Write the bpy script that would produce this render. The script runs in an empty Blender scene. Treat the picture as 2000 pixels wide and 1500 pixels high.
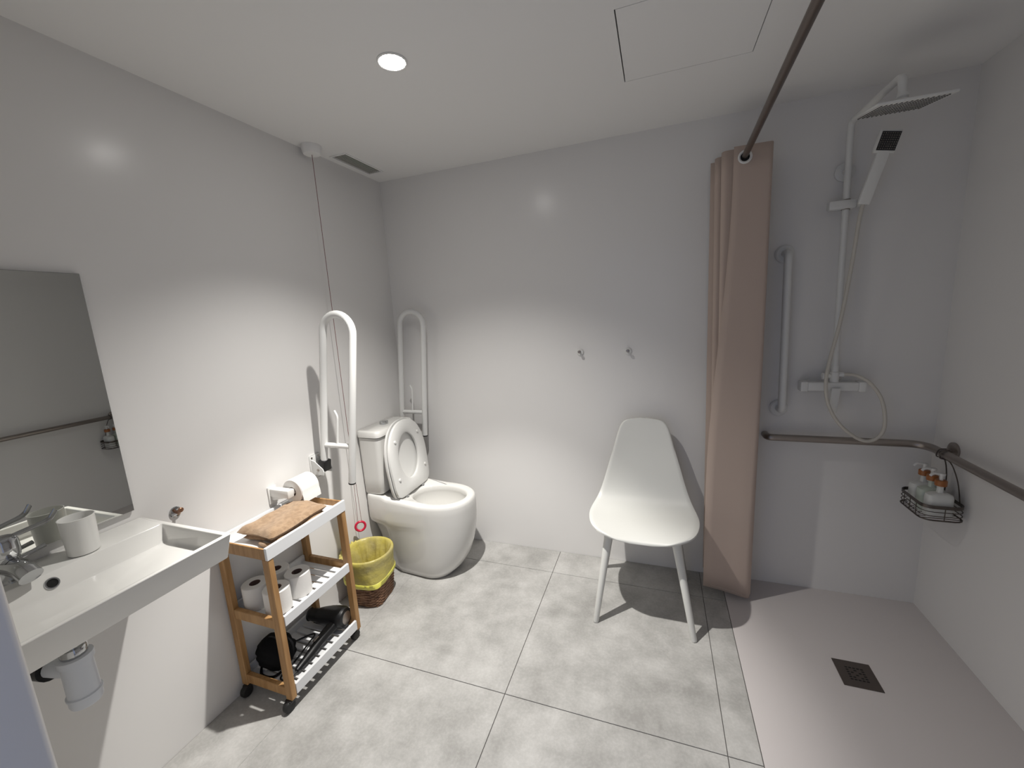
import bpy, bmesh, math, random
from math import sin, cos, pi, sqrt, radians
from mathutils import Vector, Matrix
random.seed(7)
scene = bpy.context.scene
COL = scene.collection

# ------------------------------------------------------------------ camera
H, W = 2.351, 2.816                      # room height, room width
CAM = Vector((1.6332, -2.2892, 1.5029))
_R = Vector((0.94150442, 0.33219434, -0.05671278))
_U = Vector((-0.0045524, 0.18080851, 0.98350778))
_F = Vector((-0.33696987, 0.92571875, -0.17174429))
cd = bpy.data.cameras.new('camera')
cd.sensor_width = 36.0
cd.lens = 36.0 * 791.47 / 2000.0
cd.clip_start = 0.02
cam = bpy.data.objects.new('camera', cd)
COL.objects.link(cam)
cam.matrix_world = Matrix(((_R.x, _U.x, -_F.x, CAM.x), (_R.y, _U.y, -_F.y, CAM.y), (_R.z, _U.z, -_F.z, CAM.z), (0, 0, 0, 1)))
scene.camera = cam

# ------------------------------------------------------------------ world, lamp, exposure
LX, LY = 0.797, -0.978                   # ceiling downlight
world = bpy.data.worlds.new('world')
scene.world = world
world.use_nodes = True
bg = world.node_tree.nodes['Background']
bg.inputs['Color'].default_value = (0.56, 0.67, 1.0, 1)
bg.inputs['Strength'].default_value = 0.42

def spot(name, power, angle, blend, radius, col):
    l = bpy.data.lights.new(name, 'SPOT')
    l.energy = power
    l.spot_size = radians(angle)
    l.spot_blend = blend
    l.shadow_soft_size = radius
    l.color = col
    o = bpy.data.objects.new(name, l)
    o.location = (LX, LY, H - 0.02)
    COL.objects.link(o)
    return o
WARM = (1.0, 0.972, 0.925)
spot('downlight_beam', 106, 68, 0.45, 0.014, WARM)
spot('downlight_spill', 84, 109, 1.0, 0.018, WARM)
vs = scene.view_settings
vs.view_transform = 'Standard'
vs.look = 'None'
vs.exposure = 0.22
vs.gamma = 1.0
vs.use_curve_mapping = False

# ------------------------------------------------------------------ materials
def mat(name, col, rough=0.5, metal=0.0, spec=0.5, noise=None, bump=None, emit=None, coat=0.0, transmission=0.0, sheen=0.0, ior=None):
    m = bpy.data.materials.new(name)
    m.use_nodes = True
    nt = m.node_tree
    b = nt.nodes['Principled BSDF']
    b.inputs['Base Color'].default_value = (*col, 1)
    b.inputs['Roughness'].default_value = rough
    b.inputs['Metallic'].default_value = metal
    b.inputs['Specular IOR Level'].default_value = spec
    b.inputs['Coat Weight'].default_value = coat
    b.inputs['Transmission Weight'].default_value = transmission
    b.inputs['Sheen Weight'].default_value = sheen
    if ior: b.inputs['IOR'].default_value = ior
    if noise or bump:
        tc = nt.nodes.new('ShaderNodeTexCoord')
    if noise:                            # (scale, colour2, low, high, stretch)
        sc, c2, lo, hi = noise[:4]
        mp = nt.nodes.new('ShaderNodeMapping')
        if len(noise) > 4: mp.inputs['Scale'].default_value = noise[4]
        nt.links.new(tc.outputs['Object'], mp.inputs['Vector'])
        n = nt.nodes.new('ShaderNodeTexNoise')
        n.inputs['Scale'].default_value = sc
        n.inputs['Detail'].default_value = 6
        nt.links.new(mp.outputs['Vector'], n.inputs['Vector'])
        mr = nt.nodes.new('ShaderNodeMapRange')
        mr.inputs['From Min'].default_value = lo
        mr.inputs['From Max'].default_value = hi
        nt.links.new(n.outputs['Fac'], mr.inputs['Value'])
        mx = nt.nodes.new('ShaderNodeMix')
        mx.data_type = 'RGBA'
        mx.inputs['A'].default_value = (*col, 1)
        mx.inputs['B'].default_value = (*c2, 1)
        nt.links.new(mr.outputs['Result'], mx.inputs['Factor'])
        nt.links.new(mx.outputs['Result'], b.inputs['Base Color'])
    if bump:                             # (scale, strength, distance)
        n = nt.nodes.new('ShaderNodeTexNoise')
        n.inputs['Scale'].default_value = bump[0]
        n.inputs['Detail'].default_value = 4
        nt.links.new(tc.outputs['Object'], n.inputs['Vector'])
        bp = nt.nodes.new('ShaderNodeBump')
        bp.inputs['Strength'].default_value = bump[1]
        bp.inputs['Distance'].default_value = bump[2]
        nt.links.new(n.outputs['Fac'], bp.inputs['Height'])
        nt.links.new(bp.outputs['Normal'], b.inputs['Normal'])
    if emit:
        b.inputs['Emission Color'].default_value = (*emit[0], 1)
        b.inputs['Emission Strength'].default_value = emit[1]
    return m

def floor_mat():
    m = mat('grey_porcelain', (0.42, 0.41, 0.39), rough=0.48, spec=0.4)
    nt = m.node_tree
    b = nt.nodes['Principled BSDF']
    geo = nt.nodes.new('ShaderNodeNewGeometry')
    ins = []
    for sc, det, lo, hi in ((2.6, 8, 0.36, 0.66), (8, 12, 0.38, 0.66), (90, 3, 0.42, 0.64)):
        n = nt.nodes.new('ShaderNodeTexNoise')
        n.inputs['Scale'].default_value = sc
        n.inputs['Detail'].default_value = det
        n.inputs['Roughness'].default_value = 0.62
        nt.links.new(geo.outputs['Position'], n.inputs['Vector'])
        r = nt.nodes.new('ShaderNodeMapRange')
        r.inputs['From Min'].default_value = lo
        r.inputs['From Max'].default_value = hi
        nt.links.new(n.outputs['Fac'], r.inputs['Value'])
        ins.append(r)
    a = nt.nodes.new('ShaderNodeMath'); a.operation = 'MULTIPLY'; a.inputs[1].default_value = 0.48
    nt.links.new(ins[0].outputs['Result'], a.inputs[0])
    c = nt.nodes.new('ShaderNodeMath'); c.operation = 'MULTIPLY_ADD'; c.inputs[1].default_value = 0.42
    nt.links.new(ins[1].outputs['Result'], c.inputs[0]); nt.links.new(a.outputs[0], c.inputs[2])
    d = nt.nodes.new('ShaderNodeMath'); d.operation = 'MULTIPLY_ADD'; d.inputs[1].default_value = 0.15
    nt.links.new(ins[2].outputs['Result'], d.inputs[0]); nt.links.new(c.outputs[0], d.inputs[2])
    ramp = nt.nodes.new('ShaderNodeValToRGB')
    ramp.color_ramp.elements[0].position = 0.08
    ramp.color_ramp.elements[0].color = (0.325, 0.318, 0.302, 1)
    ramp.color_ramp.elements[1].position = 0.92
    ramp.color_ramp.elements[1].color = (0.56, 0.55, 0.53, 1)
    nt.links.new(d.outputs[0], ramp.inputs['Fac'])
    nt.links.new(ramp.outputs['Color'], b.inputs['Base Color'])
    return m

M = {}
M['wall'] = mat('satin_wall_panel', (0.80, 0.785, 0.766), rough=0.22, spec=0.24, bump=(6.0, 0.02, 0.02))
M['ceiling'] = mat('matte_ceiling_paint', (0.87, 0.86, 0.845), rough=0.85, spec=0.2)
M['tile'] = floor_mat()
M['grout'] = mat('dark_grout', (0.10, 0.095, 0.09), rough=0.9)
M['tray'] = mat('matt_resin', (0.62, 0.58, 0.57), rough=0.55, spec=0.4, bump=(220, 0.12, 0.001))
M['ceramic'] = mat('glazed_ceramic', (0.74, 0.73, 0.70), rough=0.08, spec=0.5)
M['plastic'] = mat('white_plastic', (0.74, 0.735, 0.71), rough=0.28)
M['chairp'] = mat('chair_plastic', (0.72, 0.72, 0.685), rough=0.42, bump=(400, 0.05, 0.0005))
M['paint'] = mat('white_powder_coat', (0.76, 0.76, 0.74), rough=0.30)
M['laminate'] = mat('white_lacquer', (0.80, 0.81, 0.82), rough=0.35)
M['bamboo'] = mat('bamboo', (0.47, 0.27, 0.11), rough=0.5, noise=(9.0, (0.34, 0.175, 0.06), 0.38, 0.66, (6, 6, 0.6)))
M['black'] = mat('black_plastic', (0.005, 0.005, 0.006), rough=0.42)
M['blackcloth'] = mat('black_fabric', (0.007, 0.007, 0.008), rough=0.9, spec=0.15, bump=(300, 0.3, 0.001))
M['rubber'] = mat('black_rubber', (0.012, 0.012, 0.012), rough=0.6)
M['chrome'] = mat('chrome', (0.52, 0.53, 0.54), rough=0.07, metal=1.0)
M['steel'] = mat('brushed_steel', (0.36, 0.325, 0.30), rough=0.38, metal=1.0)
M['rodsteel'] = mat('bronzed_steel', (0.21, 0.175, 0.155), rough=0.40, metal=1.0)
M['drain'] = mat('bronze_grey_plate', (0.115, 0.095, 0.085), rough=0.45, metal=0.6)
M['dark'] = mat('dark_void', (0.006, 0.006, 0.006), rough=0.9)
M['mirror'] = mat('mirror_glass', (0.70, 0.71, 0.68), rough=0.0, metal=1.0)
M['edge'] = mat('mirror_edge', (0.06, 0.07, 0.07), rough=0.2)
M['curtain'] = mat('beige_curtain', (0.53, 0.425, 0.365), rough=0.8, spec=0.2, bump=(500, 0.25, 0.0008), sheen=0.1)
M['towel'] = mat('tan_terry', (0.46, 0.31, 0.19), rough=0.95, spec=0.1, noise=(60, (0.36, 0.235, 0.14), 0.40, 0.62), bump=(420, 1.0, 0.004), sheen=0.3)
M['paper'] = mat('tissue_paper', (0.82, 0.80, 0.77), rough=0.95, spec=0.1, bump=(160, 0.35, 0.001))
M['card'] = mat('cardboard_core', (0.16, 0.10, 0.085), rough=0.9)
M['wicker'] = mat('brown_wicker', (0.36, 0.20, 0.115), rough=0.6, noise=(40, (0.17, 0.088, 0.05), 0.35, 0.65))
M['liner'] = mat('yellow_bin_liner', (0.56, 0.48, 0.115), rough=0.32, noise=(9, (0.43, 0.37, 0.16), 0.40, 0.66), bump=(26, 0.7, 0.008))
M['linerhem'] = mat('yellow_liner_hem', (0.80, 0.76, 0.14), rough=0.35, bump=(60, 0.4, 0.002))
M['red'] = mat('red_plastic', (0.55, 0.012, 0.05), rough=0.35)
M['redcord'] = mat('red_cord', (0.17, 0.035, 0.035), rough=0.8)
M['amber'] = mat('amber_collar', (0.34, 0.12, 0.03), rough=0.35)
M['bottle'] = mat('white_bottle', (0.72, 0.73, 0.70), rough=0.35)
M['bottlegreen'] = mat('pale_green_bottle', (0.55, 0.61, 0.53), rough=0.30)
M['hosew'] = mat('cream_hose', (0.60, 0.57, 0.51), rough=0.35)
M['nozzle'] = mat('dark_rubber_nozzles', (0.02, 0.02, 0.022), rough=0.6)
M['nozzlegrey'] = mat('grey_rubber_nozzles', (0.12, 0.115, 0.11), rough=0.6)
M['slat'] = mat('grey_slat', (0.62, 0.60, 0.56), rough=0.6)
M['wire'] = mat('dark_wire', (0.13, 0.115, 0.105), rough=0.4, metal=1.0)
M['lamp'] = mat('lit_lamp_lens', (1, 1, 1), rough=0.5, emit=(WARM, 70.0))
M['trapw'] = mat('white_trap_plastic', (0.70, 0.73, 0.78), rough=0.35)
M['brass'] = mat('aged_brass', (0.30, 0.16, 0.10), rough=0.35, metal=0.8)

# ------------------------------------------------------------------ mesh helpers
class MB:
    def __init__(s):
        s.v = []; s.f = []
    def add(s, vs, fs):
        o = len(s.v)
        s.v += [tuple(v) for v in vs]
        s.f += [tuple(i + o for i in f) for f in fs]
        return s
    def box(s, x0, x1, y0, y1, z0, z1, bev=0.0, seg=2, mtx=None):
        bm = bmesh.new()
        bmesh.ops.create_cube(bm, size=1.0)
        for v in bm.verts:
            v.co = Vector(((x0 + x1) / 2 + v.co.x * (x1 - x0), (y0 + y1) / 2 + v.co.y * (y1 - y0), (z0 + z1) / 2 + v.co.z * (z1 - z0)))
        if bev > 0:
            bmesh.ops.bevel(bm, geom=bm.edges[:], offset=bev, segments=seg, profile=0.5, affect='EDGES')
        if mtx is not None: bmesh.ops.transform(bm, matrix=mtx, verts=bm.verts[:])
        bm.verts.index_update()
        s.add([v.co[:] for v in bm.verts], [[v.index for v in f.verts] for f in bm.faces])
        bm.free()
        return s
    def tube(s, path, r, n=12, caps=True):
        P = [Vector(p) for p in path]
        rs = r if isinstance(r, (list, tuple)) else [r] * len(P)
        T = []
        for i in range(len(P)):
            a = P[max(0, i - 1)]; b = P[min(len(P) - 1, i + 1)]
            T.append((b - a).normalized())
        up = Vector((0, 0, 1)) if abs(T[0].z) < 0.9 else Vector((1, 0, 0))
        N = (up - T[0] * up.dot(T[0])).normalized()
        rings = []
        for i in range(len(P)):
            N = (N - T[i] * N.dot(T[i])).normalized()
            B = T[i].cross(N)
            rings.append([P[i] + (N * cos(2 * pi * k / n) + B * sin(2 * pi * k / n)) * rs[i] for k in range(n)])
        return s.loft(rings, caps, caps)
    def loft(s, rings, cap0=True, cap1=True, closed=True):
        n = len(rings[0]); vs = []; fs = []
        for r in rings: vs += [tuple(p) for p in r]
        for i in range(len(rings) - 1):
            for k in range(n if closed else n - 1):
                k2 = (k + 1) % n
                fs.append((i * n + k, i * n + k2, (i + 1) * n + k2, (i + 1) * n + k))
        if cap0: fs.append(tuple(reversed(range(n))))
        if cap1: fs.append(tuple((len(rings) - 1) * n + k for k in range(n)))
        return s.add(vs, fs)
    def ring(s, c, axis, R, r, n=28, m=8):
        c = Vector(c); a = Vector(axis).normalized()
        u = a.orthogonal().normalized(); w = a.cross(u)
        vs = []; fs = []
        for i in range(n):
            d = u * cos(2 * pi * i / n) + w * sin(2 * pi * i / n)
            for j in range(m):
                vs.append(c + d * (R + r * cos(2 * pi * j / m)) + a * (r * sin(2 * pi * j / m)))
        for i in range(n):
            for j in range(m):
                fs.append((i * m + j, ((i + 1) % n) * m + j, ((i + 1) % n) * m + (j + 1) % m, i * m + (j + 1) % m))
        return s.add(vs, fs)
    def lathe(s, c, axis, prof, n=28, cap0=True, cap1=True):     # prof: (radius, height along axis)
        c = Vector(c); a = Vector(axis).normalized()
        u = a.orthogonal().normalized(); w = a.cross(u)
        rings = [[c + a * h + (u * cos(2 * pi * k / n) + w * sin(2 * pi * k / n)) * max(r, 1e-5) for k in range(n)] for r, h in prof]
        return s.loft(rings, cap0, cap1)

def world_loc(o):
    v = Vector((0, 0, 0))
    while o is not None:
        v += o.location; o = o.parent
    return v

def obj(name, mb, m, parent=None, loc=None, smooth=35, label=None, stuff=False):
    vs = [Vector(v) for v in mb.v]
    if parent is not None:
        base = world_loc(parent)
    else:
        if loc is None:
            xs = [v.x for v in vs]; ys = [v.y for v in vs]; zs = [v.z for v in vs]
            loc = ((min(xs) + max(xs)) / 2, (min(ys) + max(ys)) / 2, min(zs))
        base = Vector(loc)
    me = bpy.data.meshes.new(name)
    me.from_pydata([(v - base)[:] for v in vs], [], mb.f)
    me.update()
    bm = bmesh.new(); bm.from_mesh(me)
    bmesh.ops.recalc_face_normals(bm, faces=bm.faces[:])
    bm.to_mesh(me); bm.free()
    if smooth:
        for p in me.polygons: p.use_smooth = True
        me.set_sharp_from_angle(angle=radians(smooth))
    me.materials.append(M[m])
    o = bpy.data.objects.new(name, me)
    COL.objects.link(o)
    if parent is not None: o.parent = parent
    else: o.location = base
    if label: o['label'] = label
    if stuff: o['kind'] = 'stuff'
    return o

def tag(o, label, cat, group=None):
    o['label'] = label; o['category'] = cat
    if group: o['group'] = group
    return o

def thing(name, loc, label, cat, group=None):
    o = bpy.data.objects.new(name, None)
    o.empty_display_size = 0.05
    o.location = loc
    COL.objects.link(o)
    return tag(o, label, cat, group)

def struct(o):
    o['kind'] = 'structure'
    return o

def copy_tree(o, parent=None):
    c = o.copy(); COL.objects.link(c); c.parent = parent
    for ch in list(o.children): copy_tree(ch, c)
    return c

def smoothstep(a, b, x):
    t = max(0.0, min(1.0, (x - a) / (b - a)))
    return t * t * (3 - 2 * t)

def spline(pts, k=8):                    # Catmull-Rom through points
    P = [Vector(p) for p in pts]; out = []
    for i in range(len(P) - 1):
        p0 = P[max(0, i - 1)]; p1 = P[i]; p2 = P[i + 1]; p3 = P[min(len(P) - 1, i + 2)]
        for j in range(k):
            t = j / k
            out.append(0.5 * ((2 * p1) + (p2 - p0) * t + (2 * p0 - 5 * p1 + 4 * p2 - p3) * t * t + (3 * p1 - p0 - 3 * p2 + p3) * t ** 3))
    out.append(P[-1])
    return out

def bend(pts, r, k=8):                   # polyline with rounded corners
    P = [Vector(p) for p in pts]; out = [P[0]]
    for i in range(1, len(P) - 1):
        a = (P[i - 1] - P[i]); b = (P[i + 1] - P[i])
        rr = min(r, a.length * 0.49, b.length * 0.49)
        s = P[i] + a.normalized() * rr; e = P[i] + b.normalized() * rr
        for j in range(k + 1):
            t = j / k
            out.append(s * (1 - t) ** 2 + P[i] * 2 * t * (1 - t) + e * t * t)
    out.append(P[-1])
    return out

def rrect(x0, x1, y0, y1, z, r, k=5):    # rounded rectangle ring
    out = []
    for cx, cy, a0 in ((x1 - r, y1 - r, 0), (x0 + r, y1 - r, 90), (x0 + r, y0 + r, 180), (x1 - r, y0 + r, 270)):
        for j in range(k + 1):
            a = radians(a0 + 90 * j / k)
            out.append(Vector((cx + r * cos(a), cy + r * sin(a), z)))
    return out

# ================================================================== STRUCTURE
YF = -2.10                               # inner face of the door wall
XT = 1.969                               # edge between tiles and shower tray
JX = 0.955                                # door jamb
fl = struct(obj('floor', MB().box(-0.1, W + 0.1, -3.3, 0.1, -0.10, -0.0025), 'grout', smooth=0))
xs = [0.0, 0.263, 1.063, 1.863, XT]
ys = [-3.3, -2.616, -1.816, -1.016, -0.216, 0.0]
g = 0.0014
for i in range(len(xs) - 1):
    for j in range(len(ys) - 1):
        ga = 0.0003 if i == 1 else g; gb = 0.0003 if i == 0 else g          # the joint nearest the left wall is almost closed
        obj('floor_tile', MB().box(xs[i] + ga, xs[i + 1] - gb, ys[j] + g, ys[j + 1] - g, -0.008, 0.0, 0.0006, 1), 'tile', fl, smooth=0)
obj('floor_tile', MB().box(XT + g, W, -3.3, YF - 0.15, -0.008, 0.0, 0.0012, 1), 'tile', fl, smooth=0)

struct(obj('wall_left', MB().box(-0.1, 0.0, YF - 0.15, 0.1, -0.01, H + 0.1), 'wall', smooth=0))
struct(obj('wall_back', MB().box(0.0, W, 0.0, 0.1, -0.01, H + 0.1), 'wall', smooth=0))
struct(obj('wall_right', MB().box(W, W + 0.1, YF - 0.15, 0.1, -0.01, H + 0.1), 'wall', smooth=0))
JR = 1.93
fw = MB()
fw.box(0.0, JX, YF - 0.15, YF, 0.0, H, 0.008, 3)
fw.box(JR, W, YF - 0.15, YF, 0.0, H, 0.008, 3)
fw.box(JX - 0.01, JR + 0.01, YF - 0.149, YF - 0.001, 2.08, H, 0.006, 2)
struct(obj('wall_front', fw, 'wall', smooth=30))

# ceiling, with openings for the hatch and the grille
HX0, HX1, HY0, HY1 = 1.510, 1.943, -0.908, -0.495
VX0, VX1, VY0, VY1 = 0.038, 0.140, -0.457, -0.148
cuts_x = sorted([0.0, W, HX0, HX1, VX0, VX1])
cuts_y = sorted([YF - 0.15, 0.0, HY0, HY1, VY0, VY1])
ce = MB()
for i in range(len(cuts_x) - 1):
    for j in range(len(cuts_y) - 1):
        mx = (cuts_x[i] + cuts_x[i + 1]) / 2; my = (cuts_y[j] + cuts_y[j + 1]) / 2
        if HX0 < mx < HX1 and HY0 < my < HY1: continue
        if VX0 < mx < VX1 and VY0 < my < VY1: continue
        ce.box(cuts_x[i], cuts_x[i + 1], cuts_y[j], cuts_y[j + 1], H, H + 0.06)
struct(obj('ceiling', ce, 'ceiling', smooth=0))
t = thing('access_hatch', ((HX0 + HX1) / 2, (HY0 + HY1) / 2, H), 'square white access hatch set flush in the ceiling beside the curtain rod', 'hatch')
obj('hatch_panel', MB().box(HX0 + 0.004, HX1 - 0.003, HY0 + 0.0020, HY1 - 0.0018, H, H + 0.02), 'ceiling', t, smooth=0)
obj('dark_gap', MB().box(HX0, HX1, HY0, HY1, H + 0.022, H + 0.03), 'dark', t, smooth=0)

t = thing('ceiling_vent', ((VX0 + VX1) / 2, (VY0 + VY1) / 2, H), 'slatted grey ventilation grille in the ceiling by the back corner', 'vent')
fr = MB()
fr.box(VX0, VX0 + 0.008, VY0, VY1, H - 0.004, H + 0.02)
fr.box(VX1 - 0.008, VX1, VY0, VY1, H - 0.004, H + 0.02)
fr.box(VX0 + 0.008, VX1 - 0.008, VY0, VY0 + 0.008, H - 0.004, H + 0.02)
fr.box(VX0 + 0.008, VX1 - 0.008, VY1 - 0.008, VY1, H - 0.004, H + 0.02)
obj('frame', fr, 'ceiling', t, smooth=0)
obj('duct', MB().box(VX0, VX1, VY0, VY1, H + 0.045, H + 0.05), 'nozzlegrey', t, smooth=0)
for k in range(7):
    x = VX0 + 0.015 + k * (VX1 - VX0 - 0.030) / 6
    mt = Matrix.Translation((x, 0, H + 0.003)) @ Matrix.Rotation(radians(-25), 4, 'Y')
    obj('slat', MB().box(-0.0012, 0.0012, VY0 + 0.008, VY1 - 0.008, -0.0045, 0.0045, mtx=mt), 'slat', t, smooth=0)

# ------------------------------------------------------------------ ceiling downlight
t = thing('ceiling_downlight', (LX, LY, H), 'bright round downlight shining in the white ceiling', 'lamp')
obj('trim_ring', MB().lathe((LX, LY, H), (0, 0, -1), [(0.050, 0.0), (0.050, 0.003), (0.046, 0.005), (0.042, 0.004)], 40, True, False), 'paint', t)
obj('lens', MB().lathe((LX, LY, H), (0, 0, -1), [(0.0421, 0.0005), (0.0421, 0.0045)], 40, True, True), 'lamp', t)

# ------------------------------------------------------------------ shower tray
t = thing('shower_tray', ((XT + W) / 2, YF / 2, 0), 'flush white resin shower tray filling the right end of the floor', 'shower tray')
obj('tray_surface', MB().box(XT + 0.0015, W, YF - 0.148, 0.0, -0.01, 0.001, 0.0008, 1), 'tray', t, smooth=0)
DX, DY = 2.391, -0.540
dc = obj('drain_cover', MB().box(DX - 0.064, DX + 0.064, DY - 0.065, DY + 0.065, 0.0012, 0.004, 0.001, 1), 'drain', t, smooth=0, label='square bronze-grey drain cover')
slots = MB()
for a in range(5):
    for b in range(6):
        if (a + b) % 2 and 0 < a < 4 and 0 < b < 5: continue
        x = DX - 0.026 + a * 0.013; y = DY - 0.029 + b * 0.0115
        slots.box(x - 0.0045, x + 0.0045, y - 0.0028, y + 0.0028, 0.0036, 0.0044)
obj('drain_slots', slots, 'dark', dc, smooth=0, stuff=True)

# ================================================================== LEFT WALL
# ------------------------------------------------------------------ mirror
t = thing('wall_mirror', (0, -1.82, 0.934), 'frameless rectangular mirror on the left wall above the washbasin', 'mirror')
mm = Matrix.Translation((0.0015, -1.5405, 0)) @ Matrix.Rotation(0.0148, 4, 'Z')
obj('backing', MB().box(0.0, 0.0070, -0.551, 0.0, 0.9345, 1.692, mtx=mm), 'edge', t, smooth=0)
obj('glass', MB().box(0.0072, 0.0110, -0.550, -0.001, 0.9355, 1.691, mtx=mm), 'mirror', t, smooth=0)

# ------------------------------------------------------------------ washbasin
BX, BY0, BY1, BZ = 0.428, -2.090, -1.522, 0.900
t = thing('washbasin', (0.0, (BY0 + BY1) / 2, 0.82), 'white ceramic wall-hung washbasin below the mirror', 'washbasin')
rings = [rrect(0.03, BX - 0.04, BY0 + 0.02, BY1 - 0.03, BZ - 0.0782, 0.006),
         rrect(0.0015, BX - 0.0215, BY0, BY1 - 0.008, BZ - 0.079, 0.005),
         rrect(0.0015, BX - 0.0200, BY0, BY1 - 0.007, BZ - 0.0775, 0.005),
         rrect(0.0015, BX - 0.0005, BY0, BY1 - 0.0005, BZ - 0.004, 0.005),
         rrect(0.0015, BX, BY0, BY1, BZ - 0.0025, 0.005),
         rrect(0.0015, BX - 0.0008, BY0, BY1 - 0.0008, BZ - 0.0007, 0.005),
         rrect(0.0015, BX - 0.0025, BY0 + 0.002, BY1 - 0.0025, BZ, 0.005),
         rrect(0.127, BX - 0.012, BY0 + 0.030, BY1 - 0.012, BZ, 0.006),
         rrect(0.1285, BX - 0.0135, BY0 + 0.0315, BY1 - 0.0135, BZ - 0.0007, 0.006),
         rrect(0.1300, BX - 0.0145, BY0 + 0.0325, BY1 - 0.0145, BZ - 0.0025, 0.007),
         rrect(0.148, BX - 0.024, BY0 + 0.05, BY1 - 0.022, BZ - 0.046, 0.016),
         rrect(0.152, BX - 0.028, BY0 + 0.056, BY1 - 0.027, BZ - 0.053, 0.018),
         rrect(0.160, BX - 0.036, BY0 + 0.066, BY1 - 0.036, BZ - 0.057, 0.022),
         rrect(0.235, BX - 0.120, BY0 + 0.20, BY1 - 0.200, BZ - 0.066, 0.030)]
obj('basin_body', MB().loft(rings), 'ceramic', t, smooth=32)
ov = Vector((0.1398, -1.800, BZ - 0.026)); od = Vector((0.924, 0, 0.382))
of = obj('overflow_ring', MB().ring(ov + od * 0.001, od, 0.0125, 0.0028, 24, 6), 'chrome', t, label='chrome overflow ring')
obj('overflow_hole', MB().lathe(ov, od, [(0.0105, -0.001), (0.0105, 0.0012)], 20), 'dark', of)

t = thing('basin_trap', (0.25, -1.83, 0.56), 'white bottle trap with chrome nut hanging under the washbasin', 'pipe')
tc = (0.262, -1.836, 0)
obj('nut', MB().lathe((tc[0], tc[1], 0.725), (0, 0, 1), [(0.0245, 0), (0.026, 0.004), (0.026, 0.018), (0.0245, 0.022), (0.019, 0.022), (0.019, 0.094)], 16), 'chrome', t, label='chrome coupling nut')
obj('trap_body', MB().lathe((tc[0], tc[1], 0.585), (0, 0, 1), [(0.020, 0), (0.030, 0.004), (0.032, 0.010), (0.032, 0.026), (0.0345, 0.028), (0.0345, 0.033), (0.031, 0.035), (0.030, 0.120), (0.034, 0.122), (0.034, 0.138), (0.018, 0.141)], 28), 'trapw', t)
obj('outlet_elbow', MB().tube([(tc[0] - 0.005, tc[1], 0.684), (tc[0] - 0.045, tc[1] - 0.012, 0.684), (tc[0] - 0.075, tc[1] - 0.02, 0.684)], [0.021, 0.022, 0.021], 18), 'trapw', t)
obj('waste_pipe', MB().tube([(tc[0] - 0.073, tc[1] - 0.02, 0.684), (0.12, tc[1] - 0.026, 0.676), (0.002, tc[1] - 0.03, 0.672)], 0.030, 18), 'black', t, label='black waste pipe')

# ------------------------------------------------------------------ faucet
FX, FY = 0.066, -1.842
t = thing('basin_faucet', (FX, FY, BZ), 'chrome single-lever mixer tap at the left of the washbasin', 'faucet')
obj('tap_body', MB().lathe((FX, FY, BZ), (0, 0, 1), [(0.031, 0.0), (0.031, 0.004), (0.0265, 0.008), (0.0265, 0.060), (0.029, 0.064), (0.029, 0.068)], 28), 'chrome', t)
obj('spout', MB().tube(bend([(FX, FY, BZ + 0.042), (FX + 0.066, FY + 0.004, BZ + 0.040), (FX + 0.092, FY + 0.006, BZ + 0.022)], 0.024), [0.024] + [0.023] * 10, 20), 'chrome', t)
obj('cap', MB().lathe((FX, FY, BZ + 0.069), (0, 0, 1), [(0.030, 0), (0.031, 0.012), (0.030, 0.036), (0.024, 0.046), (0.010, 0.049)], 28), 'chrome', t)
lv = MB()
P = spline([(FX - 0.002, FY + 0.01, BZ + 0.108), (FX + 0.004, FY + 0.045, BZ + 0.114), (FX + 0.010, FY + 0.085, BZ + 0.122), (FX + 0.012, FY + 0.103, BZ + 0.142)], 6)
rg = []
for p in P:
    rg.append([p + Vector((0.013 * cos(a), 0, 0.005 * sin(a))) for a in [2 * pi * k / 12 for k in range(12)]])
obj('lever', lv.loft(rg), 'chrome', t)
obj('popup_rod', MB().tube([(FX - 0.02, FY + 0.03, BZ + 0.0), (FX - 0.02, FY + 0.033, BZ + 0.04), (FX - 0.02, FY + 0.08, BZ + 0.048)], 0.006, 10), 'chrome', t)

# ------------------------------------------------------------------ tumbler
cx, cy = 0.090, -1.707
cup = MB().lathe((cx, cy, BZ + 0.0005), (0, 0, 1), [(0.030, 0.0), (0.034, 0.003), (0.0375, 0.105), (0.0385, 0.1075), (0.0365, 0.108), (0.0350, 0.105), (0.0318, 0.008), (0.010, 0.006)], 36)
tag(obj('tumbler', cup, 'plastic'), 'plain white tumbler standing on the washbasin ledge', 'cup')

# ------------------------------------------------------------------ hooks
def hook(base, normal, name, label, group=None, m='chrome', up=0.006):
    b = Vector(base); n = Vector(normal)
    t = thing(name, b, label, 'hook', group)
    obj('base_plate', MB().lathe(b, n, [(0.0195, 0.0005), (0.0195, 0.004), (0.0170, 0.007), (0.009, 0.008)], 28), 'plastic' if m == 'chrome' else 'chrome', t)
    e = b + n * 0.034 + Vector((0, 0, up))
    obj('peg', MB().tube([b + n * 0.004, b + n * 0.02, e], [0.006, 0.0055, 0.006], 14), m, t)
    obj('knob', MB().lathe(e - n * 0.004, n, [(0.006, 0), (0.0085, 0.002), (0.0085, 0.007), (0.006, 0.009)], 18), 'steel' if m == 'chrome' else m, t)
    return t
hook((0.0, -1.424, 0.868), (1, 0, 0), 'wall_hook', 'small brownish robe hook on the left wall beside the washbasin', m='brass', up=0.012)
hook((1.223, 0.0, 1.263), (0, -1, 0), 'wall_hook', 'small round robe hook on the back wall, the one nearer the toilet', 'robe hooks on the back wall')
hook((1.484, 0.0, 1.263), (0, -1, 0), 'wall_hook', 'small round robe hook on the back wall above the chair', 'robe hooks on the back wall')

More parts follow.
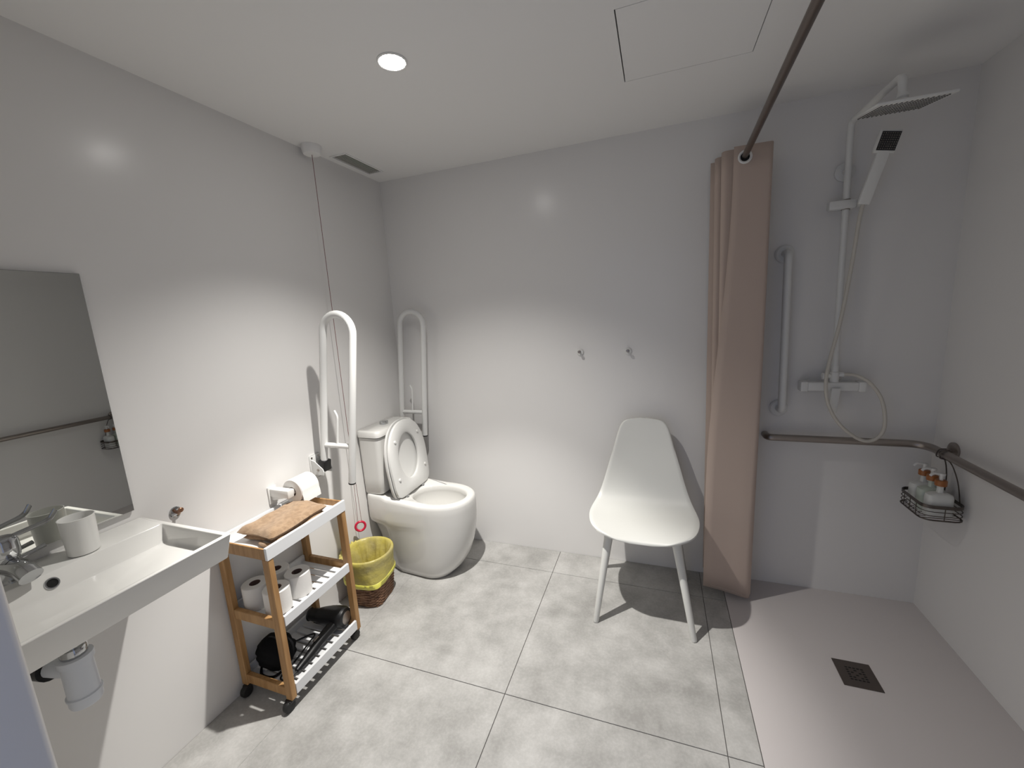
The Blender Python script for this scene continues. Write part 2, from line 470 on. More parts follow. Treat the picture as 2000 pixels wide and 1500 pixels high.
# ------------------------------------------------------------------ toilet paper holder and roll
RC = Vector((0.095, -0.972, 0.771)); RR = 0.056
t = thing('toilet_paper_holder', (0, -1.085, 0.77), 'white angular toilet paper holder fixed to the left wall above the trolley', 'holder')
obj('wall_plate', MB().box(0.0005, 0.008, -1.068, -1.026, 0.722, 0.800, 0.002), 'plastic', t)
obj('arm', MB().box(0.006, 0.114, -1.061, -1.029, 0.756, 0.792, 0.003), 'plastic', t)
gs = MB()
pf = [(0.008, 0.738), (0.008, 0.764), (0.105, 0.764), (0.095, 0.757), (0.024, 0.740)]
gs.loft([[Vector((x, -1.056, z)) for x, z in pf], [Vector((x, -1.034, z)) for x, z in pf]])
obj('brace', gs, 'plastic', t, smooth=0)
obj('spindle', MB().box(0.083, 0.109, -1.035, -0.905, 0.762, 0.788, 0.005), 'plastic', t)

def roll_mesh(c, axis, R, rc, L, name, label, group=None, sheet=None):
    t = thing(name, c, label, 'toilet roll', group)
    a = Vector(axis)
    obj('paper', MB().lathe(c, a, [(rc, 0.0005), (R - 0.002, 0.0), (R, 0.002), (R, L - 0.002), (R - 0.002, L), (rc, L - 0.0005), (rc, L * 0.5), (rc, 0.0005)], 36, False, False), 'paper', t, smooth=40)
    obj('core', MB().lathe(c, a, [(rc - 0.0001, 0.001), (rc - 0.0001, L - 0.001), (rc - 0.0012, L - 0.001), (rc - 0.0012, 0.001), (rc - 0.0001, 0.001)], 30, False, False), 'card', t)
    if sheet: sheet(t)
    return t
def hanging(t):
    rg = []
    for a in range(7):
        an = radians(75 - a * 14)
        rg.append((RC.x + (RR + 0.0015) * cos(an), RC.z + (RR + 0.0015) * sin(an)))
    rg += [(RC.x + RR + 0.004, RC.z - 0.02), (RC.x + RR + 0.006, RC.z - 0.048)]
    m = MB()
    o1 = [Vector((x, -1.020, z)) for x, z in rg]; o2 = [Vector((x, -0.924, z)) for x, z in rg]
    th = [Vector((x - 0.0008, -1.020, z - 0.0003)) for x, z in rg]; th2 = [Vector((x - 0.0008, -0.924, z - 0.0003)) for x, z in rg]
    m.loft([o1, o2, th2, th, o1], False, False, closed=False)
    obj('loose_sheet', m, 'paper', t)
roll_mesh(Vector((RC.x, -1.022, RC.z)), (0, 1, 0), RR, 0.0215, 0.10, 'toilet_roll', 'toilet roll hanging on the wall holder above the trolley', None, hanging)

# ------------------------------------------------------------------ trolley
TX0, TX1, TY0, TY1 = 0.012, 0.287, -1.325, -0.925
t = thing('bathroom_trolley', ((TX0 + TX1) / 2, (TY0 + TY1) / 2, 0), 'slim three-tier bamboo and white trolley on castors by the left wall', 'trolley')
LW, LD = 0.032, 0.024
ZT, ZM, ZB = 0.706, 0.404, 0.104
for lx in (TX0, TX1 - LW):
    for ly in (TY0, TY1 - LD):
        obj('leg', MB().box(lx, lx + LW, ly, ly + LD, 0.048, ZT - 0.0505, 0.002, 1), 'bamboo', t, smooth=0)
for z, h in ((ZT, 0.046), (ZM, 0.044), (ZB, 0.044)):
    for ly in (TY0 + 0.002, TY1 - LD + 0.002):
        if z == ZT:
            yo = TY0 - 0.002 if ly < -1.1 else TY1 - 0.005
            obj('end_rail', MB().box(TX0 + 0.0105, TX1 - 0.0105, yo, yo + 0.007, z - 0.050, z - 0.004, 0.001, 1), 'bamboo', t, smooth=0)
            continue
        obj('end_rail', MB().box(TX0 + LW, TX1 - LW, ly, ly + LD - 0.004, z - h, z - 0.0045, 0.002, 1), 'bamboo', t, smooth=0)
yi0, yi1 = TY0 + LD + 0.001, TY1 - LD - 0.001
# top tier: closed tray
tr = obj('top_tray', MB().box(TX0 + 0.0105, TX1 - 0.0105, TY0 + 0.0055, TY1 - 0.0055, ZT - 0.0495, ZT - 0.032), 'laminate', t, smooth=0)
for x0, x1 in ((TX0 - 0.002, TX0 + 0.010), (TX1 - 0.010, TX1 + 0.002)):
    for z, h in ((ZT, 0.050), (ZM, 0.042), (ZB, 0.046)):
        ya, yb = (TY0 - 0.002, TY1 + 0.002) if z == ZT else (yi0, yi1)
        x0_, x1_ = (x0, x1)
        obj('side_strip', MB().box(x0, x1, ya, yb, z - h, z, 0.0012, 1), 'laminate', t, smooth=0)
for z in (ZM, ZB):
    n = 9; pitch = (yi1 - yi0) / n
    for k in range(n):
        y0 = yi0 + k * pitch + 0.0055; y1 = yi0 + (k + 1) * pitch - 0.0055
        obj('shelf_slat', MB().box(TX0 + 0.010, TX1 - 0.010, y0, y1, z - 0.036, z - 0.028, 0.001, 1), 'laminate', t, smooth=0)
for lx in (TX0 + LW / 2 + 0.006, TX1 - LW / 2 - 0.004):
    for ly in (TY0 + 0.006, TY1 - 0.016):
        c = obj('castor', MB().lathe((lx - 0.013, ly - 0.008, 0.0235), (1, 0, 0), [(0.010, 0.0), (0.020, 0.001), (0.0235, 0.006), (0.0235, 0.020), (0.020, 0.025), (0.010, 0.026)], 24), 'rubber', t)
        obj('castor_fork', MB().box(lx - 0.015, lx + 0.015, ly - 0.014, ly + 0.014, 0.034, 0.049, 0.005), 'black', c)

# spare rolls on the middle shelf
zr = ZM - 0.0278
rolls = [((0.080, -1.246), 'spare toilet roll on the middle shelf, wall side, nearest the washbasin'),
         ((0.082, -1.147), 'spare toilet roll on the middle shelf, wall side, second from the washbasin'),
         ((0.192, -1.140), 'spare toilet roll on the middle shelf, room side, nearer the toilet'),
         ((0.194, -1.244), 'spare toilet roll on the middle shelf, partly hidden behind the trolley leg')]
R0 = None
for (x, y), lab in rolls:
    if R0 is None:
        R0 = roll_mesh(Vector((x, y, zr)), (0, 0, 1), 0.049, 0.0205, 0.098, 'toilet_roll', lab, 'spare rolls on the trolley')
    else:
        c = copy_tree(R0); c.location = (x, y, zr); c['label'] = lab
        c.rotation_euler.z = random.uniform(0, 6)

# folded towel
def towel():
    t = thing('folded_towel', (0.16, -1.14, ZT - 0.032), 'folded tan terry towel lying on the top tier of the trolley', 'towel')
    zb = ZT - 0.0318
    def layer(x0, x1, y0, y1, z0, h, seed, name, nx=22, ny=30):
        rnd = random.Random(seed)
        ph = [rnd.uniform(0, 6) for _ in range(6)]
        top = []; m = MB()
        for j in range(ny + 1):
            for i in range(nx + 1):
                u = i / nx; v = j / ny
                eu = min(u, 1 - u) * nx / 2.6; ev = min(v, 1 - v) * ny / 3.0
                e = min(1.0, eu); e2 = min(1.0, ev)
                prof = sqrt(max(0, 1 - (1 - e) ** 2)) * sqrt(max(0, 1 - (1 - e2) ** 2))
                x = x0 + (x1 - x0) * u + 0.004 * sin(7 * v + ph[0]); y = y0 + (y1 - y0) * v + 0.005 * sin(5 * u + ph[1])
                z = z0 + h * (0.5 + 0.5 * prof) + 0.003 * sin(9 * u + 4 * v + ph[2]) * prof + 0.0022 * sin(17 * v + ph[3]) * prof
                top.append(((x, y, z), (x, y, z0 + h * (0.5 - 0.5 * prof))))
        vs = [a for a, b in top] + [b for a, b in top]
        n = (nx + 1) * (ny + 1); fs = []
        for j in range(ny):
            for i in range(nx):
                a = j * (nx + 1) + i
                fs.append((a, a + 1, a + nx + 2, a + nx + 1))
                fs.append((n + a, n + a + nx + 1, n + a + nx + 2, n + a + 1))
        m.add(vs, fs)
        return obj(name, m, 'towel', t, smooth=60)
    layer(0.088, 0.268, -1.262, -1.006, zb, 0.027, 1, 'lower_fold')
    layer(0.080, 0.266, -1.276, -1.000, zb + 0.024, 0.034, 2, 'upper_fold')
    m = MB().tube(spline([(0.19, -1.272, zb + 0.010), (0.225, -1.280, zb + 0.011), (0.262, -1.270, zb + 0.010)], 6), [0.003] + [0.0085] * 11 + [0.004], 10)
    obj('rolled_edge', m, 'towel', t)
towel()

# hair dryer on the bottom shelf
zs = ZB - 0.028
t = thing('hair_dryer', (0.16, -1.04, zs), 'black hair dryer lying on the bottom shelf of the trolley', 'hair dryer')
bc = Vector((0.235, -0.978, zs + 0.056)); bd = Vector((-0.95, -0.10, -0.05)).normalized()
obj('barrel', MB().lathe(bc, bd, [(0.030, -0.022), (0.042, -0.018), (0.048, -0.004), (0.0495, 0.020), (0.047, 0.06), (0.040, 0.10), (0.034, 0.125)], 28), 'black', t)
obj('rear_grille', MB().lathe(bc - bd * 0.020, bd, [(0.028, -0.003), (0.031, 0.0)], 24), 'steel', t)
obj('nozzle', MB().lathe(bc + bd * 0.12, bd, [(0.031, 0.0), (0.030, 0.025), (0.026, 0.055), (0.030, 0.060)], 24), 'black', t)
obj('handle', MB().tube(spline([bc + bd * 0.02 + Vector((0.0, -0.03, -0.012)), (0.215, -1.085, zs + 0.033), (0.225, -1.17, zs + 0.024), (0.232, -1.245, zs + 0.019)], 6), [0.026, 0.026, 0.025, 0.024, 0.024, 0.023, 0.023, 0.022, 0.021, 0.020, 0.020, 0.019, 0.018, 0.017, 0.016, 0.015, 0.014, 0.012, 0.010], 16), 'black', t)
obj('switch', MB().box(0.205, 0.215, -1.13, -1.10, zs + 0.048, zs + 0.054, 0.002), 'steel', t)
obj('power_cord', MB().tube(spline([(0.232, -1.245, zs + 0.017), (0.225, -1.275, zs + 0.006), (0.18, -1.28, zs + 0.005), (0.17, -1.20, zs + 0.006), (0.165, -1.12, zs + 0.02), (0.14, -1.06, zs + 0.012), (0.10, -1.08, zs + 0.005), (0.07, -1.13, zs + 0.005)], 8), 0.0035, 8), 'black', t)

# black pouch
t = thing('black_pouch', (0.10, -1.228, zs), 'soft black pouch on the bottom shelf of the trolley', 'pouch')
pm = MB(); rg = []
for i in range(13):
    a = pi * i / 12
    zz = zs + 0.066 - 0.066 * cos(a); sc = max(0.02, sin(a) ** 0.55)
    rg.append([Vector((0.100 + 0.080 * sc * abs(cos(q)) ** 0.75 * (1 if cos(q) > 0 else -1) + 0.012 * (zz - zs) / 0.13, -1.226 + 0.058 * sc * abs(sin(q)) ** 0.75 * (1 if sin(q) > 0 else -1) + 0.006 * sin(5 * zz * 30 + 3 * q), zz)) for q in [2 * pi * k / 28 for k in range(28)]])
obj('bag', pm.loft(rg), 'blackcloth', t, smooth=70)
obj('strap', MB().tube(spline([(0.06, -1.268, zs + 0.010), (0.085, -1.290, zs + 0.007), (0.12, -1.294, zs + 0.006), (0.15, -1.285, zs + 0.007), (0.165, -1.262, zs + 0.012)], 6), 0.005, 8), 'blackcloth', t)
obj('zip', MB().tube(spline([(0.035, -1.228, zs + 0.075), (0.07, -1.230, zs + 0.120), (0.105, -1.230, zs + 0.134), (0.15, -1.228, zs + 0.118), (0.18, -1.226, zs + 0.075)], 6), 0.003, 8), 'black', t)

# ------------------------------------------------------------------ waste basket
t = thing('waste_basket', (0.15, -0.665, 0), 'brown wicker waste basket lined with a yellow bag beside the toilet', 'waste basket')
BC = Vector((0.150, -0.668, 0)); ROT = radians(8)
def basket_pt(q, z, grow=0.0):
    f = smoothstep(0.0, 0.24, z)
    n = 2.0 / (5.0 - 2.9 * f)
    a = (0.086 + 0.040 * (z / 0.28)) + grow
    c, s = cos(q), sin(q)
    x = a * abs(c) ** n * (1 if c > 0 else -1); y = a * abs(s) ** n * (1 if s > 0 else -1)
    return Vector((BC.x + x * cos(ROT) - y * sin(ROT), BC.y + x * sin(ROT) + y * cos(ROT), z))
N = 72
wv = MB()
rowh = 0.0085
for k in range(18):
    z = 0.006 + k * rowh
    pts = []
    for i in range(N + 1):
        q = 2 * pi * i / N
        pts.append(basket_pt(q, z + 0.0006 * sin(i * 1.7 + k), 0.0032 * sin(pi * (i / 3.0) + pi * k)))
    wv.tube(pts, 0.0046, 6, False)
obj('weave', wv, 'wicker', t, smooth=60, stuff=True)
sk = MB()
for i in range(24):
    q = 2 * pi * (i + 0.5) / 24
    sk.tube([basket_pt(q, z, 0.0) for z in (0.0035, 0.08, 0.16, 0.22, 0.27)], 0.0034, 6)
obj('stakes', sk, 'wicker', t, smooth=60, stuff=True)
obj('base', MB().loft([[basket_pt(2 * pi * i / 48, 0.002) for i in range(48)], [basket_pt(2 * pi * i / 48, 0.010) for i in range(48)]]), 'wicker', t)
def liner_ring(z, grow, amp, ph, zamp=0.0):
    return [basket_pt(2 * pi * i / 96, z + zamp * sin(2 * pi * i / 96 * 2 + 0.6), grow + amp * (0.7 * (2 * abs(((9 * i / 96 + ph) % 1.0) * 2 - 1) - 1) + 0.3 * sin(23 * 2 * pi * i / 96 + 2 * ph))) for i in range(96)]
rg = [liner_ring(0.146, 0.0125, 0.0014, 0.4, 0.008), liner_ring(0.172, 0.012, 0.0014, 0.6, 0.006), liner_ring(0.20, 0.010, 0.0014, 0.9, 0.004), liner_ring(0.25, 0.009, 0.0012, 1.2, 0.0),
      liner_ring(0.274, 0.010, 0.0008, 1.5), liner_ring(0.281, 0.006, 0.0006, 1.7), liner_ring(0.283, 0.000, 0.0006, 1.8), liner_ring(0.279, -0.005, 0.001, 2.0),
      liner_ring(0.268, -0.009, 0.004, 2.2), liner_ring(0.22, -0.018, 0.014, 2.35), liner_ring(0.15, -0.024, 0.018, 2.5), liner_ring(0.07, -0.022, 0.012, 2.9), liner_ring(0.025, -0.030, 0.008, 3.8), liner_ring(0.018, -0.060, 0.004, 4.0)]
ln = obj('bin_liner', MB().loft(rg, False, True), 'liner', t, smooth=60, label='yellow plastic bin liner')
obj('hem', MB().loft([liner_ring(0.130, 0.0135, 0.0010, 0.2, 0.010), liner_ring(0.131, 0.0150, 0.0010, 0.2, 0.010), liner_ring(0.156, 0.0145, 0.0010, 0.4, 0.008), liner_ring(0.157, 0.0130, 0.0010, 0.4, 0.008)], False, False), 'linerhem', ln, smooth=60)
tuft = MB()
for k in range(9):
    q = radians(150 + k * 9)
    b = basket_pt(q, 0.262, 0.006)
    tuft.lathe(b, (cos(q) * 0.3, sin(q) * 0.3, 1), [(0.010, -0.02), (0.014, 0.0), (0.011, 0.012 + 0.004 * (k % 3)), (0.004, 0.022 + 0.005 * (k % 2))], 8)
obj('gathered_top', tuft, 'liner', ln, smooth=50)

# ------------------------------------------------------------------ emergency pull cord
t = thing('emergency_pull_cord', (0.057, -0.596, H), 'red emergency pull cord hanging from a round white ceiling box', 'pull cord')
obj('ceiling_box', MB().lathe((0.057, -0.596, H), (0, 0, -1), [(0.046, 0.0), (0.046, 0.010), (0.042, 0.030), (0.038, 0.038), (0.010, 0.040)], 36), 'ceiling', t)
obj('cord', MB().tube([(0.057, -0.596, H - 0.038), (0.0565, -0.596, 1.5), (0.056, -0.596, 0.80)], 0.0013, 6), 'redcord', t, label='thin dark red cord')
obj('cord_loop', MB().tube([(0.056, -0.596, 0.80), (0.052, -0.600, 0.6), (0.050, -0.604, 0.392)], 0.0011, 6).tube([(0.056, -0.596, 0.80), (0.060, -0.592, 0.6), (0.062, -0.589, 0.392)], 0.0011, 6), 'redcord', t)
obj('pull_ring', MB().ring((0.056, -0.596, 0.366), (0.72, -0.68, 0.1), 0.026, 0.0065, 30, 10), 'red', t, label='red plastic pull ring')

# ------------------------------------------------------------------ fold-up grab bars
def grab_bar(y, P0x, P0z, th, L1, zend, label):
    t = thing('folding_grab_bar', (0, y, P0z - 0.06), label, 'grab bar')
    d = Vector((sin(th), 0, cos(th))); e = Vector((cos(th), 0, -sin(th)))
    p0 = Vector((P0x, y, P0z)); R = 0.085
    c = p0 + d * L1 + e * R
    pts = [p0, p0 + d * L1 * 0.5]
    for k in range(17):
        a = pi - pi * k / 16
        pts.append(c + e * (R * cos(a)) + d * (R * sin(a)))
    end_top = c + e * R
    L2 = (end_top.z - zend) / cos(th)
    pe = end_top - d * L2
    pts += [end_top - d * L2 * 0.5, pe]
    obj('bar', MB().tube(pts, 0.0170, 20), 'paint', t, smooth=50)
    obj('end_cap', MB().tube([pe + d * 0.001, pe - d * 0.006], 0.0174, 20), 'rubber', t)
    q0 = p0 + d * 0.105; q1 = pe + d * ((q0.z + 0.0 - pe.z) / cos(th))
    cb = obj('cross_bar', MB().tube([q0, q0 + (q1 - q0) * 0.5, q1], 0.0125, 16), 'paint', t)
    m0 = q0 + (q1 - q0) * 0.48
    obj('paper_peg', MB().tube(bend([m0, m0 + d * 0.15, m0 + d * 0.178 - e * 0.016 + Vector((0, -0.004, 0))], 0.015, 5), 0.0055, 12), 'paint', cb)
    zc = P0z - 0.012
    pl = obj('wall_plate', MB().box(0.0005, 0.007, y - 0.034, y + 0.034, zc - 0.062, zc + 0.062, 0.006), 'paint', t)
    for yy in (-0.022, 0.022):
        for zz in (-0.048, 0.048):
            obj('screw', MB().lathe((0.007, y + yy, zc + zz), (1, 0, 0), [(0.0055, 0), (0.0045, 0.002)], 12), 'steel', pl)
    pf = [(0.006, zc - 0.034), (0.006, zc + 0.042), (0.030, zc + 0.034), (0.076, zc - 0.002), (0.082, zc - 0.018), (0.078, zc - 0.034)]
    for yy in (-0.030, 0.026):
        obj('cheek_plate', MB().loft([[Vector((x, y + yy, z)) for x, z in pf], [Vector((x, y + yy + 0.004, z)) for x, z in pf]]), 'paint', t, smooth=0)
    obj('hinge_pin', MB().tube([(0.048, y - 0.034, zc - 0.008), (0.048, y + 0.034, zc - 0.008)], 0.006, 14), 'steel', t)
    obj('hinge_block', MB().box(-0.021, 0.021, -0.024, 0.024, -0.026, 0.030, 0.005, mtx=Matrix.Translation(p0 + Vector((0.0, 0, -0.004))) @ Matrix.Rotation(th, 4, 'Y')), 'black', t)
grab_bar(-0.790, 0.062, 0.810, 0.156, 0.671, 0.728, 'white fold-up grab bar on the left wall between the trolley and the toilet')
grab_bar(-0.080, 0.036, 0.800, 0.088, 0.676, 0.750, 'white fold-up grab bar behind the toilet, in the back corner')

# ------------------------------------------------------------------ toilet
TC = -0.310
t = thing('toilet', (0.33, TC, 0), 'white ceramic close-coupled toilet with its seat and lid raised', 'toilet')
RZ = 0.466
NT = 72
def toilet_ring(z, xf, w, wr, xb=0.003, nf=2.35, nb=9.0, xc=0.37, deck=0.0):
    out = []
    for k in range(NT):
        a = 2 * pi * k / NT
        c, s = cos(a), sin(a)
        if c >= 0:
            x = xc + (xf - xc) * abs(c) ** (2 / nf); y = w * abs(s) ** (2 / nf) * (1 if s >= 0 else -1)
        else:
            x = xc - (xc - xb) * abs(c) ** (2 / nb); ww = w + (wr - w) * smoothstep(0.38, 0.98, (xc - x) / (xc - xb))
            y = ww * abs(s) ** (2 / nb) * (1 if s >= 0 else -1)
        out.append(Vector((x, TC + y, z + deck * (1 - smoothstep(0.135, 0.185, x)))))
    return out
def hole_ring(z, a, b, cx):
    return [Vector((cx + a * cos(2 * pi * k / NT), TC + b * sin(2 * pi * k / NT), z)) for k in range(NT)]
rg = [toilet_ring(0.001, 0.480, 0.140, 0.100, 0.08), toilet_ring(0.008, 0.498, 0.152, 0.105, 0.07),
      toilet_ring(0.05, 0.540, 0.166, 0.105, 0.06), toilet_ring(0.11, 0.575, 0.172, 0.105, 0.05),
      toilet_ring(0.18, 0.600, 0.176, 0.106, 0.03), toilet_ring(0.25, 0.616, 0.179, 0.112, 0.01),
      toilet_ring(0.29, 0.622, 0.180, 0.125, 0.003), toilet_ring(0.315, 0.625, 0.180, 0.152, 0.003), toilet_ring(0.335, 0.627, 0.181, 0.174, 0.003),
      toilet_ring(0.36, 0.628, 0.181, 0.180, 0.003), toilet_ring(0.41, 0.629, 0.182, 0.181, 0.003),
      toilet_ring(0.445, 0.628, 0.181, 0.181, 0.003, deck=0.034), toilet_ring(0.457, 0.624, 0.178, 0.179, 0.004, deck=0.036),
      toilet_ring(RZ - 0.002, 0.617, 0.172, 0.176, 0.006, deck=0.038), toilet_ring(RZ, 0.608, 0.166, 0.172, 0.01, deck=0.038),
      hole_ring(RZ, 0.178, 0.134, 0.411), hole_ring(RZ - 0.003, 0.172, 0.128, 0.411), hole_ring(RZ - 0.012, 0.167, 0.123, 0.411),
      hole_ring(RZ - 0.035, 0.166, 0.122, 0.411), hole_ring(RZ - 0.05, 0.172, 0.127, 0.411), hole_ring(RZ - 0.10, 0.150, 0.110, 0.405),
      hole_ring(RZ - 0.17, 0.115, 0.085, 0.39), hole_ring(RZ - 0.22, 0.075, 0.06, 0.36), hole_ring(RZ - 0.23, 0.03, 0.03, 0.35)]
obj('pan', MB().loft(rg), 'ceramic', t, smooth=55)
def tank_ring(z, x1, w, r=0.028):
    return rrect(0.004, x1, TC - w, TC + w, z, r, 6)
obj('cistern', MB().loft([tank_ring(0.5055, 0.128, 0.160), tank_ring(0.512, 0.133, 0.164), tank_ring(0.60, 0.140, 0.167), tank_ring(0.846, 0.152, 0.172)]), 'ceramic', t, smooth=40)
lid = obj('cistern_lid', MB().loft([tank_ring(0.849, 0.154, 0.174), tank_ring(0.853, 0.160, 0.179), tank_ring(0.874, 0.160, 0.179), tank_ring(0.884, 0.154, 0.174), tank_ring(0.887, 0.140, 0.160)]), 'ceramic', t, smooth=45)
obj('flush_button', MB().lathe((0.070, TC, 0.887), (0, 0, 1), [(0.026, 0.0), (0.026, 0.014), (0.023, 0.017), (0.012, 0.0175)], 28), 'chrome', lid)
# raised seat and lid in a leaning plane
def seat_frame(bx, bz, lean):
    o = Vector((bx, TC, bz)); v = Vector((-sin(lean), 0, cos(lean))); u = Vector((0, 1, 0)); n = Vector((cos(lean), 0, sin(lean)))
    return o, u, v, n
def d_ring(a_top, w, vb, inset=0.0):     # D-shaped outline in (u, v)
    out = []; vc = 0.19
    for k in range(NT):
        a = 2 * pi * k / NT
        c, s = cos(a), sin(a)
        if s >= 0:
            out.append(((w - inset) * abs(c) ** (2 / 2.3) * (1 if c >= 0 else -1), vc + (a_top - vc - inset) * abs(s) ** (2 / 2.3)))
        else:
            yy = vc - (vc - vb - inset) * abs(s) ** (2 / 9)
            ww = (w - inset) * (1 - 0.10 * ((vc - yy) / vc) ** 2)
            out.append((ww * abs(c) ** (2 / 9) * (1 if c >= 0 else -1), yy))
    return out
def oval(a, b, cv):
    return [(a * cos(2 * pi * k / NT), cv + b * sin(2 * pi * k / NT)) for k in range(NT)]
def place(fr, ring, d):
    o, u, v, n = fr
    return [o + u * p[0] + v * p[1] + n * d for p in ring]
fr_ = seat_frame(0.234, RZ + 0.012, 0.098)
lidr = [place(fr_, d_ring(0.440, 0.187, 0.0, 0.02), -0.028), place(fr_, d_ring(0.444, 0.189, -0.002, 0.004), -0.022), place(fr_, d_ring(0.444, 0.189, -0.002, 0.0), -0.015), place(fr_, d_ring(0.444, 0.189, -0.002, 0.001), -0.006), place(fr_, d_ring(0.44, 0.187, 0.0, 0.012), -0.005), place(fr_, d_ring(0.44, 0.187, 0.0, 0.02), -0.010)]
obj('seat_lid', MB().loft(lidr), 'plastic', t, smooth=45)
sr = [place(fr_, oval(0.100, 0.140, 0.222), 0.000), place(fr_, d_ring(0.436, 0.184, 0.004, 0.006), -0.001), place(fr_, d_ring(0.438, 0.185, 0.002, 0.0), 0.004), place(fr_, d_ring(0.438, 0.185, 0.002, 0.002), 0.016), place(fr_, d_ring(0.434, 0.182, 0.004, 0.010), 0.020),
      place(fr_, oval(0.106, 0.146, 0.222), 0.020), place(fr_, oval(0.098, 0.138, 0.222), 0.014), place(fr_, oval(0.098, 0.138, 0.222), 0.002), place(fr_, oval(0.100, 0.140, 0.222), 0.0)]
seat = obj('seat_ring', MB().loft(sr, False, False), 'plastic', t, smooth=45)
o_, u_, v_, n_ = fr_
for uu, vv in ((-0.135, 0.115), (0.135, 0.115), (-0.115, 0.335), (0.115, 0.335)):
    p = o_ + u_ * uu + v_ * vv
    obj('buffer', MB().lathe(p, n_, [(0.009, 0.018), (0.009, 0.024), (0.006, 0.0265)], 14), 'plastic', seat)
for uu in (-0.085, 0.085):
    p = o_ + u_ * (uu)
    hg = MB().tube([p + Vector((0.008, -0.016, -0.004)), p + Vector((0.008, 0.016, -0.004))], 0.0085, 14)
    hg.lathe(p + Vector((0.010, 0, -0.0135)), (0, 0, 1), [(0.012, 0.0), (0.012, 0.005), (0.008, 0.008)], 16)
    obj('hinge', hg, 'chrome', t)

# ================================================================== BACK WALL
# ------------------------------------------------------------------ chair
CX = 1.567
t = thing('moulded_chair', (CX, -0.30, 0), 'white moulded plastic chair against the back wall', 'chair')
spine = [(-0.526, 0.438, 0.060), (-0.524, 0.444, 0.120), (-0.516, 0.449, 0.165), (-0.498, 0.4525, 0.200), (-0.465, 0.455, 0.227), (-0.420, 0.455, 0.245), (-0.360, 0.452, 0.257), (-0.300, 0.449, 0.261), (-0.245, 0.454, 0.255), (-0.200, 0.470, 0.243), (-0.168, 0.498, 0.230),
         (-0.146, 0.538, 0.216), (-0.130, 0.592, 0.200), (-0.115, 0.664, 0.180), (-0.098, 0.740, 0.158), (-0.086, 0.810, 0.140), (-0.076, 0.860, 0.124), (-0.071, 0.885, 0.108), (-0.068, 0.898, 0.085), (-0.067, 0.904, 0.045), (-0.067, 0.906, 0.012)]
sp = spline([Vector(p) for p in spine], 3)
NC = 25
def shell_pt(i, k, off):
    p = sp[i]; a = sp[max(0, i - 1)]; b = sp[min(len(sp) - 1, i + 1)]
    tx, tz = (b.x - a.x), (b.y - a.y); L = sqrt(tx * tx + tz * tz)
    ny, nz = -tz / L, tx / L              # normal up / forward
    s = -1 + 2 * k / (NC - 1)
    s = sin(s * pi / 2) * 0.5 + s * 0.5
    lift = 0.020 * abs(s) ** 2.2 * smoothstep(0.05, 0.20, p.z)
    if i < 3: lift *= i / 3
    edge = 0.006 * max(0, (abs(s) - 0.93) / 0.07) ** 2
    return Vector((CX + s * p.z, p.x + ny * (lift - edge + off), p.y + nz * (lift - edge + off)))
top = [[shell_pt(i, k, 0.004) for k in range(NC)] for i in range(len(sp))]
bot = [[shell_pt(i, k, -0.005) for k in range(NC)] for i in range(len(sp))]
sh = MB(); rings_ = []
for i in range(len(sp)):
    rings_.append(top[i] + list(reversed(bot[i])))
obj('seat_shell', sh.loft(rings_), 'chairp', t, smooth=60)
for sx, fx, rx in ((-1, 1.357, 1.352), (1, 1.796, 1.786)):
    for ty, fy, px in ((-0.435, -0.532, fx), (-0.185, -0.085, rx)):
        a = Vector((CX + sx * 0.148, ty, 0.446)); b = Vector((px, fy, 0.0))
        P = [a, a + (b - a) * 0.12, a + (b - a) * 0.5, b + (a - b) * 0.012, b]
        obj('leg', MB().tube(P, [0.024, 0.0195, 0.0165, 0.0135, 0.012], 18), 'chairp', t)
obj('under_frame', MB().box(CX - 0.16, CX + 0.16, -0.45, -0.17, 0.430, 0.440, 0.004), 'chairp', t)

# ------------------------------------------------------------------ curtain rod and curtain
t = thing('curtain_rod', (1.95, -1.05, 2.10), 'dark steel shower curtain rod running across the room under the ceiling', 'rod')
obj('rod', MB().tube([(1.986, -0.004, 2.10), (1.9455, -1.05, 2.10), (1.908, YF + 0.004, 2.10)], 0.0125, 20), 'rodsteel', t)
obj('flange', MB().lathe((1.986, -0.0005, 2.10), (0, -1, 0), [(0.03, 0), (0.03, 0.006), (0.018, 0.010)], 24), 'rodsteel', t)
obj('flange', MB().lathe((1.908, YF + 0.0005, 2.10), (0, 1, 0), [(0.03, 0), (0.03, 0.006), (0.018, 0.010)], 24), 'rodsteel', t)

t = thing('shower_curtain', (1.96, -0.14, 0.05), 'beige shower curtain bunched against the back wall', 'curtain')
ZC0, ZC1 = 0.045, 2.142
NP = 6                                   # folded panels
def curtain_path(f):                     # f: 0 bottom .. 1 top ; plan polyline
    pts = []
    for k in range(NP):
        y = -0.030 - k * 0.036 + (0.006 if k == NP - 1 else 0)
        front = (k == NP - 1)
        xl = (1.878 + 0.009 * k) if not front else (1.862 + (1.936 - 1.862) * smoothstep(0.25, 0.95, f))
        xr = (2.078 + 0.010 * sin(k * 1.7 + 1)) if not front else 2.060 + 0.016 * smoothstep(0.0, 0.6, f) + 0.004
        if not front: xl += 0.02 * (1 - f) * (k % 2) ; xl -= 0.012 * f
        a, b = (xl, xr) if k % 2 == 0 else (xr, xl)
        if front: a, b = xr, xl
        pts.append((a, y)); pts.append((b, y - 0.004))
    return pts
nz = 22
rows = []
